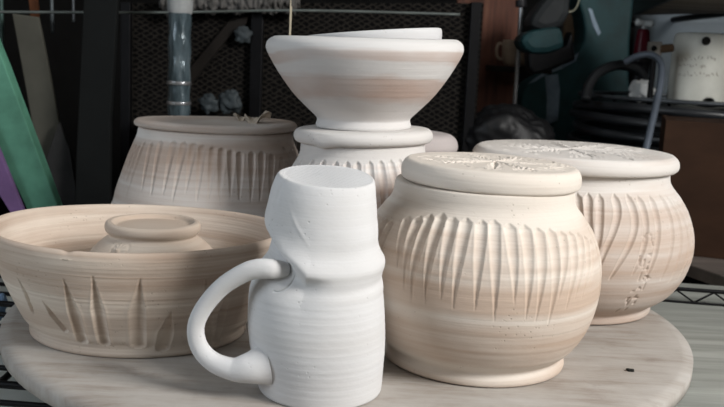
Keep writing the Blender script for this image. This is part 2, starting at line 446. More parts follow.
# ---------------------------------------------------------------- middle jar that carries the stacked bowl
MJ = (0.0055, 1.310, 0.0006)
k = 1.0315
prof_m = [(0,0), (.082,0), (.091,.002), (.092,.011), (.0905,.016), (.100,.027), (.113,.05), (.1195,.08), (.1205,.11), (.1185,.145),
          (.1130,.180), (.1050,.199), (.0960,.213), (.0925,.222), (.0915,.236), (.0900,.2375), (0,.2375)]
outer_m = prof_m[3:-2]
paths = []
xs = [303,314,325,337,348,358,370,381,391,400,410,418,425]
tt = []
for i, x in enumerate(xs):
    a, za = surf(x, 158 + 4*math.sin(PI*(x-300)/130) - (1 if i < 3 else 0), (MJ[0]-.007, MJ[1], 0), outer_m)
    zb = .10 + .01*math.sin(i*2.1); tt.append(a)
    paths.append(dict(z=[zb, zb+.03, za-.02, za-.004, za], t=[a]*5, w=[.0004,.0038,.0058,.0050,.0010]))
a = max(tt) + .12
while a < min(tt) + 2*PI - .1:
    paths.append(dict(z=[.1,.13,.18,.198,.203], t=[a]*5, w=[.0004,.0035,.0055,.0035,.0005])); a += .125
TILT = math.radians(-2.0)
E_mid = empty('lidded_jar', MJ, 'fluted clay jar at the centre back with the pale banded bowl standing on its lid', 'jar', rot=(0, TILT, 0))
lathe('body', prof_m, 640, 300, grooves(paths, .0042), None, M_mid, E_mid, seed=31)
def mid_warp(X, Y, Z, R0, Z0, TH):
    # the lid sags into a shallow dip on the camera side
    d = (TH - math.radians(236) + PI) % (2*PI) - PI
    return X, Y, Z - .0035*np.exp(-(d/.13)**2)*np.clip(R0/.1, 0, 1)**3*(Z0 < .252)
lathe('lid', [(0,.236), (.094,.236), (.100,.2385), (.1025,.245), (.1012,.251), (.097,.2555), (.090,.257), (.06,.257), (0,.257)],
      360, 140, None, mid_warp, M_mid, E_mid, seed=32)

def above_mid(h): return Vector(MJ) + Matrix.Rotation(TILT, 3, 'Y') @ Vector((0, 0, h))
BL = above_mid(.2572)
prof_b = [(0,.003), (.060,.003), (.063,.0), (.0690,.0), (.0705,.004), (.0690,.0085), (.0680,.0125), (.0705,.0160), (.0830,.0275), (.1030,.047),
          (.1215,.072), (.1345,.093), (.1405,.1040), (.1430,.111), (.1430,.1155), (.1418,.1200), (.1385,.1245), (.1325,.1280), (.1275,.1285), (.1260,.124),
          (.1235,.105), (.1100,.072), (.0930,.048), (.0700,.030), (.04,.0215), (0,.0205)]
def stack_warp(X, Y, Z, R0, Z0, TH):
    return X, Y, Z + .0018*np.sin(2*TH+1.0)*(R0/.14)**3
E_stack = empty('stacked_bowl', BL, 'pale clay bowl with pink bands, standing on the lid of the central jar', 'bowl', rot=(0, math.radians(-1.6), 0))
lathe('body', prof_b, 480, 300, None, stack_warp, M_stack, E_stack, seed=41, smooth_it=2)
# a smaller bowl nested inside, its rim showing above
NB = BL + Vector((.0195, .004, .0305))
E_nest = empty('nested_bowl', NB, 'smaller pale clay bowl nested inside the stacked bowl, only its rim showing', 'bowl', rot=(0, math.radians(-6.0), 0))
lathe('body', [(0,.002), (.040,.002), (.044,0), (.047,.002), (.048,.008), (.066,.024), (.086,.052), (.0965,.082), (.0995,.100), (.0990,.1065), (.096,.109),
               (.092,.107), (.088,.088), (.078,.055), (.058,.028), (.03,.016), (0,.014)], 360, 200, None, None, M_mug, E_nest, seed=44)

# ---------------------------------------------------------------- jar half hidden behind the centre
HJ = (0.082, 1.560, 0.0)
E_hid = empty('lidded_jar', HJ, 'clay jar mostly hidden behind the central jar, only its shaded lid showing', 'jar')
lathe('body', [(0,0), (.07,0), (.075,.005), (.074,.012), (.095,.04), (.105,.09), (.098,.14), (.080,.180), (.070,.19), (.068,.20), (0,.20)],
      240, 120, None, None, M_behind, E_hid, seed=51)
lathe('lid', [(0,.199), (.072,.199), (.0795,.204), (.0812,.213), (.078,.224), (.070,.2315), (.058,.2350), (.03,.2365), (0,.2365)],
      240, 90, None, None, M_behind, E_hid, seed=52)

# ---------------------------------------------------------------- wide bowl on the left
WB = (-0.2800, 1.1091, 0.0); OV = (1.075, .925)
prof_w = [(0,.002), (.112,.002), (.118,.0), (.1255,.0), (.1275,.004), (.1270,.010), (.1290,.017), (.1345,.0235), (.1450,.046), (.1570,.075),
          (.1665,.104), (.1715,.119), (.1735,.1285), (.1725,.1345), (.1690,.1370), (.1650,.1350), (.1620,.126), (.1560,.104),
          (.1450,.075), (.1300,.042), (.1150,.024), (.080,.016), (0,.014)]
outer_w = [(.1275,.004), (.1270,.010), (.1290,.017), (.1345,.0235), (.1450,.046), (.1570,.075), (.1665,.104), (.1715,.119), (.1735,.1285)]
blades = [((18,277),(26,293),(34,313),8), ((43,300),(54,316),(66,331),10), ((64,277),(74,312),(84,342),15), ((92.5,274),(98,310),(105,344),15),
          ((140,277),(137,312),(138,347),18), ((171,311),(166,332),(162,350),17), ((205,280),(206,315),(208,345),12), ((232,278),(222,312),(216,345),12),
          ((262,290),(250,315),(244,340),12)]
paths = []
for p0, p1, p2, wpx in blades:
    q = sorted([surf(x, y, WB, outer_w, OV)[::-1] for x, y in (p0, p1, p2)])
    z = [v[0] for v in q]; t = [v[1] for v in q]; w = wpx/890*.55
    paths.append(dict(z=[z[0]-.001, z[0]+.0015, z[1], z[2]], t=[t[0], t[0], t[1], t[2]], w=[w*.45, w*.75, w*.80, .0005], d=1.0, asym=-.25, pw=.8))
for a in np.arange(.35, PI-.1, .28):
    paths.append(dict(z=[.017,.02,.06,.10], t=[a, a, a+.03, a+.05], w=[.008,.009,.006,.0005], pw=.75, asym=-.45))
gw = grooves(paths, .0052)
def disp_w(TH, Z, R):
    D = gw(TH, Z, R); n = len(Z)
    D[np.arange(n) > n*0.52] = 0                     # cut on the outside wall only
    return D
def warp_w(X, Y, Z, R0, Z0, TH):
    g = np.clip(Z0/.13, 0, 1)**2
    chip = .0022*np.exp(-((TH - surf(66, 259, WB, outer_w, OV)[0] + PI) % (2*PI) - PI)**2/.0012)*(Z0 > .128)
    return X, Y, Z + g*.0018*np.cos(2*TH+.4) - chip
E_bowl = empty('wide_bowl', WB, 'wide shallow clay bowl with carved blades and a small jar inside', 'bowl')
lathe('body', prof_w, 900, 520, disp_w, warp_w, M_bowl, E_bowl, seed=61, oval=OV)

# small jar inside the bowl
SJ = Vector((-0.2660, 1.120, 0.0155))
prof_s = [(0,0), (.060,0), (.064,.003), (.078,.018), (.092,.042), (.0925,.055), (.0870,.072), (.0740,.090), (.0610,.1015), (.0545,.106),
          (.0545,.109), (.0585,.1125), (.0600,.1175), (.0590,.1225), (.0555,.1250), (.0515,.1245), (.0490,.1205), (.047,.1185), (.02,.1190), (0,.1190)]
ts, zs = surf(118, 251, SJ, [(p[0], p[1]) for p in prof_s[3:10]])
def disp_s(TH, Z, R):
    D = np.zeros_like(TH); rows_ = np.nonzero((np.abs(Z[:,0]-zs) < .02) & (R[:,0] > .055) & (Z[:,0] < .105) & (Z[:,0] > .06))[0]
    U = ((TH[rows_]-ts+PI) % (2*PI) - PI)*R[rows_]; W = (Z[rows_]-zs)*1.5
    for i in range(6):                                    # little pressed leaf emblem
        a = PI*(.1 + .16*i); t = np.clip(U*math.cos(a) + W*math.sin(a), -.002, .010)
        D[rows_] += .0011*np.exp(-(np.hypot(U - t*math.cos(a), W - t*math.sin(a))/.0013)**2)
    D[rows_] -= .0008*np.exp(-((np.hypot(U, W-.003)-.012)/.0015)**2)
    return D
E_small = empty('small_jar', SJ, 'small round clay jar with a short collar sitting inside the wide bowl', 'jar')
lathe('body', prof_s, 420, 260, disp_s, None, M_small, E_small, seed=71)

# ---------------------------------------------------------------- upside-down mug
MG = (-0.0400, 0.9330, 0.0)
sec = [(0, .0039, .0668), (.004, .0036, .0680), (.0269, .0015, .0708), (.0496, -.001, .0742), (.0777, -.0031, .0750), (.1109, -.0045, .0728),
       (.1352, -.0016, .0686), (.1495, .0032, .0630), (.1600, .0025, .0600), (.1744, .0016, .0584), (.1926, -.0002, .0579), (.2163, -.0002, .0556), (.2290, .0010, .0530), (.2335, .0015, .0512)]
sz = [s[0] for s in sec]; sx = [s[1] for s in sec]
prof_g = [(0,.004), (.060,.004), (.063,0)] + [(s[2], s[0]) for s in sec] + [(.0495,.2345), (.03,.2345), (0,.2345)]
def phi(TH): return (TH + PI/2 + PI) % (2*PI) - PI        # 0 faces the camera, + to the right
zc_k = np.radians([-180,-120,-90,-60,-35,-10,25,60,95,180]); zc_v = [.165,.178,.186,.172,.152,.137,.137,.139,.141,.165]
def disp_g(TH, Z, R):
    p = phi(TH); zc = np.interp(p, zc_k, zc_v)
    s = Z - zc
    L = np.exp(-((p + .78)/.80)**4)                        # the deep fold is on the left front
    Rt = np.exp(-((p - .9)/1.1)**2)
    up = np.where(s > 0, 1 - np.exp(-s/.004), 0)*np.exp(-np.clip(s, 0, 1)/.022)
    lo = np.where(s < 0, 1 - np.exp(s/.006), 0)*np.exp(np.clip(s, -1, 0)/.020)
    d = L*(.0112*up - .0225*lo) + Rt*(.0030*np.exp(-((s-.004)/.007)**2) - .0024*np.exp(-((s+.013)/.006)**2) - .0022*np.exp(-((s-.024)/.010)**2))
    ringz = np.clip((.125-Z)/.02, 0, 1)*np.clip(Z/.01, 0, 1)
    d = d + .00006*np.sin(Z*2*PI/.0082 + .5*np.sin(p*1.3))*ringz
    # vertical scar on the upper part
    d = d + .0005*np.exp(-((p + .42 + .3*(Z-.19)/.03)/.045)**2)*np.exp(-((Z-.19)/.014)**2)
    d = d - .0010*np.exp(-((p + .95)/.05)**2)*np.exp(-((Z-.222)/.010)**2)
    U, W = (p + .66)*.072, Z - .136                        # crack where the handle was pressed on
    d = d - .0014*np.exp(-((np.hypot(U, W) - .0155)/.0008)**2)*(U > -.002)*(W < .008)
    return np.where(R > .045, d, 0)
def warp_g(X, Y, Z, R0, Z0, TH):
    X = X + np.interp(Z0, sz, sx)
    g = np.clip((Z0 - .16)/.07, 0, 1)**1.3
    Z = Z + g*(-.045*X + .10*Y)
    top = Z0 > .2335                                      # wire-cut base left with curved drag lines
    lines = -.0016*np.abs(np.sin(.5*(Y*1.0 + X*.55 + .004*np.sin(X*60))*2*PI/.0066))**3*np.clip((.050-R0)/.004, 0, 1)
    return X, Y, np.where(top, Z + lines, Z)
E_mug = empty('mug', MG, 'white dented clay mug standing upside down at the front of the board', 'mug')
lathe('body', prof_g, 640, 520, disp_g, warp_g, M_mug, E_mug, seed=81, smooth_it=2, ring=.00005)
hp = [(286,270,.892), (272,269,.884), (258,269,.884), (244,273,.886), (223,286,.890), (205,306,.893), (196,326,.894), (199,346,.893),
      (212,361,.890), (232,369,.886), (249,368,.886), (266,364,.892)]
hr = [.89*v for v in [.0090, .0115, .0118, .0112, .0105, .0102, .0101, .0106, .0116, .0134, .0185, .0260]]
h = tube('handle', [at(*p) for p in hp], hr, M_mug, None, seg=24, sub=10, flat=[1,.9,.85,.85,.85,.85,.85,.85,.85,.85,.9,.9], up=Vector((0,1,0)))
bake(h, MG); h.parent = E_mug

# ---------------------------------------------------------------- round board
m, nt, b = new_mat('board_wood')
g1 = noise_n(nt, 3.0, (2.6, 15, 4), 6, .68, rot=(0,0,.5)); g2 = noise_n(nt, 6, (1,1,1), 5, .62); g3 = noise_n(nt, 22, (1,1,1), 4, .7)
wood = ramp(nt, g1.outputs['Fac'], [(.28, (.25,.205,.17)), (.48, (.365,.33,.295)), (.68, (.44,.415,.385))])
dust = ramp(nt, g2.outputs['Fac'], [(.42, (0,0,0)), (.66, (1,1,1))])
col = mix(nt, math_n(nt, 'MULTIPLY', dust.outputs['Color'], .62), wood.outputs['Color'], (.50,.475,.445))
stain = ramp(nt, g3.outputs['Fac'], [(.60, (0,0,0)), (.74, (1,1,1))])
col = mix(nt, math_n(nt, 'MULTIPLY', stain.outputs['Color'], .35), col, (.20,.16,.135))
nt.links.new(col, b.inputs['Base Color']); b.inputs['Roughness'].default_value = .75; b.inputs['Specular IOR Level'].default_value = .25
p = bump(nt, b, g1.outputs['Fac'], .35, .004); bump(nt, b, g3.outputs['Fac'], .25, .003, p)
M_board = m
BC = Vector((-.0110, 1.2500, 0))
bd = lathe('round_board', [(0,-.024), (.463,-.024), (.4705,-.021), (.4715,-.012), (.4705,-.003), (.467,0), (.40,0), (0,0)], 360, 60, None, None, M_board, None, smooth_it=1, ring=0)
bd.location = BC + Vector((0, 0, -.0004)); tag(bd, 'round grey wooden board dusted with clay that carries all the pots', 'board')

chip = crumple('bark_chip', (0,0,0), (.0046,.003,.0016), simple('chip_black', (.012,.012,.010)), None, 3, 14, .3)
chip.location = atz(630, 370, .0012); chip.rotation_euler = (0, 0, -.2)
tag(chip, 'tiny black chip lying on the bare right side of the round board', 'chip')

# ---------------------------------------------------------------- slab, wire shelf, sheet
m, nt, b = new_mat('slab_grey')
g = noise_n(nt, 2.4, (1.2, 14, 3), 5, .6, rot=(0,0,-.08)); g2 = noise_n(nt, 5, (1,1,1), 4, .6)
c = ramp(nt, g.outputs['Fac'], [(.32, (.22,.235,.215)), (.52, (.33,.345,.32)), (.70, (.44,.455,.43))])
c = mix(nt, math_n(nt, 'MULTIPLY', g2.outputs['Fac'], .4), c.outputs['Color'], (.24,.23,.20))
nt.links.new(c, b.inputs['Base Color']); b.inputs['Roughness'].default_value = .7; bump(nt, b, g.outputs['Fac'], .3, .003)
M_slab = m
A, B = atz(655, 302, -.0245), atz(724, 307.5, -.0245); dr = (B-A).normalized()
pl = A - dr*.75; pr_ = A + dr*.75
o = slab_poly('shelf_panel', [Vector((-.18, .72, -.0245)), Vector((1.0, .66, -.0245)), Vector((pr_.x, pr_.y+.16, -.0245)), Vector((pl.x, pl.y+.16, -.0245))],
              -.013, M_slab, None, .001, Vector((0,0,1)))
tag(o, 'weathered grey wooden panel on the wire shelf beneath the right side of the round board', 'panel')

M_black = simple('black_metal', (.006,.006,.007), .45, .3, .3, 40)
sh = empty('wire_shelf', (A.x, A.y, -.05), 'black wire shelf with a zigzag truss edge carrying the round board', 'shelf')
def P3(v, z): return Vector((v.x, v.y, z))
def under(o, e): bake(o, e.location); o.parent = e; return o
e0, e1 = P3(A - dr*1.15, 0), P3(A + dr*.55, 0)
off = Vector((-dr.y, dr.x, 0))*.006
under(tube('top_rail', [P3(e0+off, .000), P3(e1+off, .000)], .0034, M_black, seg=8), sh)
under(tube('bottom_rail', [P3(e0+off, -.0222), P3(e1+off, -.0222)], .0020, M_black, seg=8), sh)
zz = []; nZ = 56
for i in range(nZ+1):
    q = e0 + (e1-e0)*(i/nZ) + off; zz.append(P3(q, -.002 if i % 2 else -.0215))
under(tube('zigzag', zz, .0020, M_black, seg=6, sub=1), sh)
front0 = Vector((-.62, .70, -.043)); front1 = Vector((1.02, .62, -.043))
under(tube('front_rail', [front0, front1], .005, M_black, seg=8), sh)
under(tube('side_rail', [front0, P3(e0, -.043)], .004, M_black, seg=8), sh)
for i in range(1, 17):                                   # mat wires, running along the shelf
    t = i/17; under(tube('mat_wire', [front0.lerp(P3(e0, -.043), t), front1.lerp(P3(e1, -.043), t)], .0035 if i % 3 else .0048, M_black, seg=6), sh)
for q in (.12, .5, .88):
    under(tube('cross_bar', [front0.lerp(front1, q) - Vector((0,0,.007)), P3(e0, -.05).lerp(P3(e1, -.05), q)], .0045, M_black, seg=6), sh)

M_sheet = simple('pale_sheet', (.62,.64,.60), .8, 0, .12, 6)
o = box('pale_sheet', (-1.05, .45, -.135), (1.35, 1.86, -.13), M_sheet, bev=.001)
tag(o, 'pale sheet lying under the wire shelf, glimpsed between its black rods', 'sheet')
M_darkwood = simple('dark_wood', (.014,.011,.009), .7, 0, .5, 6, map_scale=(1,1,.12))
tb = empty('workbench', (0, 1.2, -.85), 'rough dark workbench standing under the wire shelf', 'bench')
under(box('bench_top', (-1.2, .40, -.175), (1.5, 1.90, -.1355), M_darkwood, bev=.003), tb)
for x, y in ((-1.1, .5), (1.4, .5), (-1.1, 1.8), (1.4, 1.8)):
    under(box('leg', (x-.035, y-.035, -.85), (x+.035, y+.035, -.175), M_darkwood, bev=.003), tb)

# ---------------------------------------------------------------- plank table behind right, brown box
M_plank = simple('worn_plank', (.16,.135,.12), .6, 0, .45, 8, map_scale=(.25,1.5,1))
a0, a1 = atz(672, 258.5, -.055), atz(738, 281, -.055)
dd = (a1-a0).normalized(); nn = Vector((-dd.y, dd.x, 0))
if nn.y < 0: nn = -nn
q0, q1 = a0 - dd*.35, a1 + dd*.10
bt2 = empty('side_table', (q0.x, q0.y + .2, -.85), 'plank topped side table behind the wire shelf, holding the brown box', 'table')
far0, far1 = Vector((q0.x, 2.22, -.055)), Vector((1.40, 2.22, -.055)); nr_ = Vector((1.40, q1.y, -.055))
under(slab_poly('table_top', [q0, q1, nr_, far1, far0], -.028, M_plank, None, .003, Vector((0,0,1))), bt2)
for v in (q0 + Vector((.05,.08,0)), Vector((1.34, 1.95, 0)), far0 + Vector((.05,-.06,0)), far1 - Vector((.06,.06,0))):
    under(box('leg', (v.x-.03, v.y-.03, -.85), (v.x+.03, v.y+.03, -.083), M_darkwood, bev=.003), bt2)

M_boxc = simple('brown_board', (.042,.020,.011), .8, 0, .35, 5, map_scale=(1,1,2.5), bmp=.1)
c0 = at(666, 120, 2.02); c1 = at(735, 121.5, 1.98)
bx_ = empty('brown_box', (c0.x, c0.y, -.0545), 'plain dark brown box on the side table to the right of the stamped jar', 'box')
w_ = Vector((c1.x-c0.x, c1.y-c0.y, 0)).normalized(); n_ = Vector((-w_.y, w_.x, 0))
def bp(u, v, z): return Vector((c0.x, c0.y, 0)) + w_*u + n_*v + Vector((0,0,z))
zt = c0.z
under(slab_poly('front_panel', [bp(0,0,-.0545), bp(.42,0,-.0545), bp(.42,0,zt), bp(0,0,zt)], .012, M_boxc, None, .001, n_), bx_)
under(slab_poly('side_panel', [bp(0,.0125,-.0545), bp(.012,.0125,-.0545), bp(.012,.0125,zt), bp(0,.0125,zt)], .24, M_boxc, None, .001, n_), bx_)
under(slab_poly('side_panel', [bp(.408,.0125,-.0545), bp(.42,.0125,-.0545), bp(.42,.0125,zt), bp(.408,.0125,zt)], .24, M_boxc, None, .001, n_), bx_)
under(slab_poly('top_panel', [bp(.013,.0125,zt-.014), bp(.407,.0125,zt-.014), bp(.407,.0125,zt-.002), bp(.013,.0125,zt-.002)], .24, M_boxc, None, .001, n_), bx_)

# ---------------------------------------------------------------- bin with hoses, white pot, red canister, grey tub
BY = 2.60
bc = at(692, 92, BY); rimz = at(640, 101, 2.25).z
RB = 0.315
M_bin = simple('bin_black', (.006,.007,.008), .5, .2, .4, 12)
bn = empty('metal_bin', (bc.x, BY, -.85), 'round black metal bin with an open wire rim behind the stamped jar', 'bin')
o = lathe('drum', [(0,0), (.26,0), (.265,.01), (.275,rimz+.85-.02), (.27,rimz+.85-.012), (0,rimz+.85-.012)], 96, 60, None, None, M_bin, bn, smooth_it=1, ring=0)
under(tube('rim', [(bc.x+RB*math.cos(a), BY+RB*math.sin(a), rimz) for a in np.linspace(0, 2*PI, 24, endpoint=False)], .006, simple('rim_steel', (.10,.11,.12), .4, .5), seg=8, sub=4, closed=True), bn)
for i in range(12):
    a = 2*PI*i/12
    under(tube('stay', [(bc.x+RB*math.cos(a), BY+RB*math.sin(a), rimz), (bc.x+.27*math.cos(a), BY+.27*math.sin(a), rimz-.03)], .004, M_bin, seg=6), bn)
M_hose = simple('black_hose', (.020,.022,.025), .38, 0, .5, 8, spec=.6)
for i, (r_, z_) in enumerate(((.318,-.030), (.330,-.062), (.322,-.096), (.333,-.130), (.325,-.165))):
    pts = [(bc.x+(r_+.006*math.sin(3*a+i))*math.cos(a), BY+(r_+.006*math.sin(2*a+i))*math.sin(a), rimz+z_+.006*math.sin(2*a+i*1.3)) for a in np.linspace(0, 2*PI, 24, endpoint=False)]
    o = tube('hose_loop', pts, .0125, M_hose, seg=12, sub=4, closed=True)
    tag(o, ['topmost loop of thick black hose round the bin', 'second loop down of the thick black hose round the bin', 'middle loop of the thick black hose round the bin',
            'fourth loop down of the thick black hose round the bin', 'lowest loop of thick black hose round the bin'][i], 'hose', 'loops of black hose round the bin')
o = tube('hose', [at(586,100,2.42), at(588,88,2.44), at(597,74,2.46), at(613,66,2.48), (at(628,66,2.5)), at(640,72,2.52), at(648,88,2.54)], .014, M_hose, seg=12)
tag(o, 'short black hose arching up over the left rim of the bin', 'hose')
M_pipe = simple('grey_pipe', (.11,.13,.16), .35, .2, .2, 10)
o = tube('bent_pipe', [at(625,62,2.20), at(638,56,2.18), at(652,55,2.16), at(661,63,2.14), at(661,80,2.12), at(655,110,2.08), at(648,140,2.04), at(640,175,2.0), at(634,205,1.97), atz(634,240,-.055)], .0085, M_pipe, seg=12)
tag(o, 'grey bent pipe curving down from the bin to behind the stamped jar', 'pipe')

top = rimz - .0115
# white upturned pot
M_white = simple('white_glaze', (.80,.80,.72), .45, 0, .10, 14, spec=.4)
wc = at(697, 90, 2.48)
wpz = top
wr = 55.5/890*2.48/2
wt = at(697, 33, 2.48).z - wpz
wp = empty('white_pot', (wc.x, 2.48, wpz), 'upturned white glazed pot with a drain hole near its top, standing on the black bin', 'pot')
def pot_warp(X, Y, Z, R0, Z0, TH):
    p = phi(TH); n = np.exp(-((p-.10)/.28)**4)             # notch in the lower edge
    return X, Y, Z + n*.022*np.clip(1 - Z0/.04, 0, 1)
wpb = lathe('body', [(wr*.86,.012), (wr*.90,0), (wr*.97,0), (wr,.004), (wr*1.0,.05), (wr*.99,wt*.6), (wr*.97,wt-.025), (wr*.94,wt-.008), (wr*.86,wt), (0,wt)],
      180, 120, None, pot_warp, M_white, wp, smooth_it=2, ring=.0003)
hl = surf(706, 41, (wc.x, 2.48, wpz), [(wr, 0), (wr*.975, wt)])
hv = lathe('drain_hole', [(0,0), (.0115,0), (.0125,.0008), (.0115,.0016), (0,.0016)], 32, 14, None, None, simple('hole_dark', (.015,.014,.012)), wpb, smooth_it=0, ring=0)
hc = at(706, 41, 2.48 - wr*.95); hv.location = Vector((hc.x, 2.48 - math.sqrt(max(1e-6, (wr*.975)**2-(hc.x-wc.x)**2)) - .0004, hc.z)) - wp.location
hv.rotation_euler = (PI/2, 0, .1)
# faint scratched lines of writing on it
M_ink = simple('faint_ink', (.40,.37,.31), .6, 0, .2)
rr = random.Random(4); V = []; Fs = []
for row, yy in enumerate((58, 66, 74)):
    x = 678 + (2 if row == 1 else 0)
    while x < (716 if row != 1 else 706):
        wdt = rr.uniform(1.2, 3.6)
        for k in range(2):
            x0, y0 = x + rr.uniform(0, wdt), yy + rr.uniform(-2.2, 1); x1, y1 = x0 + rr.uniform(-1.2, 1.6), y0 + rr.uniform(.8, 2.8)
            ps = []
            for (xx, y_) in ((x0, y0), (x1, y1)):
                th_, z_ = surf(xx, y_, (wc.x, 2.48, wpz), [(wr*1.003, 0), (wr*.993, wt*.6), (wr*.975, wt)])
                r__ = float(np.interp(z_, [0, wt*.6, wt], [wr*1.004, wr*.995, wr*.977])) + .0006
                ps.append(Vector((r__*math.cos(th_), r__*math.sin(th_), z_)))
            d_ = (ps[1]-ps[0]); 
            if d_.length < 1e-4: continue
            n2 = Vector((ps[0].x, ps[0].y, 0)).normalized(); s_ = d_.cross(n2).normalized()*.0008
            i0 = len(V); V += [ps[0]-s_, ps[0]+s_, ps[1]+s_, ps[1]-s_]; V += [v - n2*.0006 for v in V[-4:]]
            Fs += [(i0,i0+1,i0+2,i0+3), (i0+7,i0+6,i0+5,i0+4), (i0,i0+4,i0+5,i0+1), (i0+2,i0+6,i0+7,i0+3), (i0+1,i0+5,i0+6,i0+2), (i0,i0+3,i0+7,i0+4)]
        x += wdt + 1.4
o = mesh('faint_lettering', V, Fs, M_ink, wpb, False)

# red canister with white winged cap
M_red = simple('dark_red', (.085,.006,.014), .35, 0, .15)
rc = at(641, 58, 2.54); ez = top
cn = empty('red_canister', (rc.x, 2.54, ez), 'dark red canister with a white winged cap beside the white pot', 'canister')
hb = rc.z - ez; ht = at(642, 29, 2.54).z - ez
lathe('stand', [(0,0), (.032,0), (.034,.006), (.026,.012), (.024,hb-.02), (.030,hb-.012), (.030,hb), (0,hb)], 40, 40, None, None, M_black, cn, smooth_it=1, ring=0)
brl = lathe('barrel', [(0,hb), (.0215,hb), (.0225,hb+.006), (.0200,hb+.04), (.0165,ht-.004), (.013,ht), (0,ht)], 48, 40, None, None, M_red, cn, smooth_it=1, ring=0)
M_wc = simple('white_cap', (.62,.66,.66), .4, 0, .06)
lathe('neck', [(0,ht), (.0055,ht), (.006,ht+.008), (0,ht+.010)], 24, 14, None, None, M_wc, brl, smooth_it=1, ring=0)
wz = at(643, 23, 2.54).z - ez
tube('winged_cap', [(-.026,0,wz+.002), (-.020,0,wz+.001), (-.008,0,wz), (0,0,wz), (.008,0,wz-.0005), (.020,0,wz-.002), (.026,0,wz-.003)],
     [.004,.0105,.008,.0065,.008,.0105,.004], M_wc, cn, seg=16, sub=4)
# block with bar
blk = empty('valve_block', at(654, 56, 2.36), 'small pale metal block with a brown bar between canister and white pot', 'valve')
bl0 = at(648, 55, 2.36); bl1 = at(661, 42, 2.36)
under(box('block', (bl0.x, 2.345, bl0.z), (bl1.x, 2.375, bl1.z), simple('pale_metal', (.30,.28,.25), .5, .2), bev=.002), blk)
under(tube('bar', [at(659, 49, 2.35), at(672, 48, 2.36)], .011, simple('brown_bar', (.12,.075,.045), .6), seg=12), blk)
under(tube('bolt', [at(654, 48.5, 2.335), at(654, 48.5, 2.346)], .007, M_black, seg=12), blk)
under(tube('stem', [at(654, 55, 2.37), Vector((at(654,55,2.37).x, 2.37, top))], .008, M_black, seg=8), blk)
# white rag behind
sc = at(642, 90, 2.44)
o = crumple('white_rag', (0,0,0), (.032,.022,.026), simple('white_rag', (.55,.56,.55), .9, 0, .08), None, 5, 28, .35)
o.location = (sc.x, 2.44, top + .034); tag(o, 'crumpled white rag on the bin in front of the red canister', 'rag')

# grey tub behind
M_tub = simple('tub_grey', (.30,.35,.39), .5, 0, .15, 5)
tc_ = at(706, 40, 3.15); tz1 = at(706, 12, 3.15).z
lw = 68/890*3.2*.9
o = lathe('grey_tub', [(0,0), (lw*.88,0), (lw*.90,.01), (lw*.97,tz1+.835-.03), (lw*1.02,tz1+.835-.02), (lw*1.02,tz1+.85), (lw*.98,tz1+.85), (lw*.9,.03), (0,.03)], 96, 80, None, None, M_tub, None, smooth_it=1, ring=0)
o.location = (tc_.x, 3.24, -.85); tag(o, 'big blue-grey plastic tub standing behind the white pot', 'tub')

# ---------------------------------------------------------------- shelf at upper right
M_shelf = simple('shelf_plank', (.26,.22,.18), .7, 0, .4, 5, map_scale=(.3,2,1))
zsh = at(637, 15, 2.75).z
def on(px, py): return atz(px, py, zsh)
ts_ = empty('wall_shelf', (1.2, YF, zsh), 'brown plank shelf seen from below at the top right', 'shelf')
S1, S2, S3, S4 = on(637,15), on(700,-11), on(800,-5), on(790,12.5)
dS = (S2-S1).normalized()
under(slab_poly('plank', [S1, S2, S3, S4], .020, M_shelf, None, .002, Vector((0,0,1))), ts_)
fn = Vector((dS.y, -dS.x, 0))*.012
under(slab_poly('front_edge', [S1+fn, S2+fn, S2+fn*.02, S1+fn*.02], .045, M_black, None, .001, Vector((0,0,1))), ts_)
under(tube('bracket', [S4+Vector((-.05,0,.01)), Vector((S4.x-.05, YF-.01, zsh+.01)), ], .01, M_black, seg=8), ts_)

# ---------------------------------------------------------------- teal machine
M_teal = simple('teal_paint', (.010,.052,.058), .6, .1, .35, 10, spec=.5)
M_wear = simple('worn_metal', (.20,.26,.32), .4, .3, .3, 18)
TY = 3.00
me_ = empty('teal_machine', (at(600,60,TY).x, TY, -.85), 'old dark teal cast iron machine with a C-shaped throat, behind the jars', 'machine')
out = [(612,-8),(575,-6),(579,4),(583,16),(585,30),(584,42),(579,53),(570,62),(556,70),(540,76),(528,84),(522,96),(520,118),(520,175),(640,175),(634,120),(629,80),(630,40),(634,0),(636,-8)]
under(slab_poly('frame_casting', [at(x, y, TY) for x, y in out][::-1], .16, M_teal, None, .008), me_)
under(slab_poly('base', [Vector((at(516,150,TY).x, TY-.04, -.85)), Vector((at(645,150,TY).x, TY-.04, -.85)), at(643,165,TY-.04), at(517,165,TY-.04)], .26, M_teal, None, .008), me_)
under(slab_poly('throat_lip', [at(x, y, TY-.006) for x, y in [(528,84),(540,75),(556,69),(570,61),(579,52),(576,61),(562,69),(546,75),(534,82)]][::-1], .012, M_wear, None, .001), me_)
under(slab_poly('wear_patch', [at(x, y, TY-.003) for x, y in [(545,76),(558,74),(560,90),(558,120),(546,126),(547,100)]][::-1], .006, M_wear, None, .001), me_)
under(slab_poly('casting_scuff', [at(x, y, TY-.003) for x, y in [(588,8),(592,9),(596,20),(601,33),(598,36),(593,26)]][::-1], .005, M_wear, None, .001), me_)
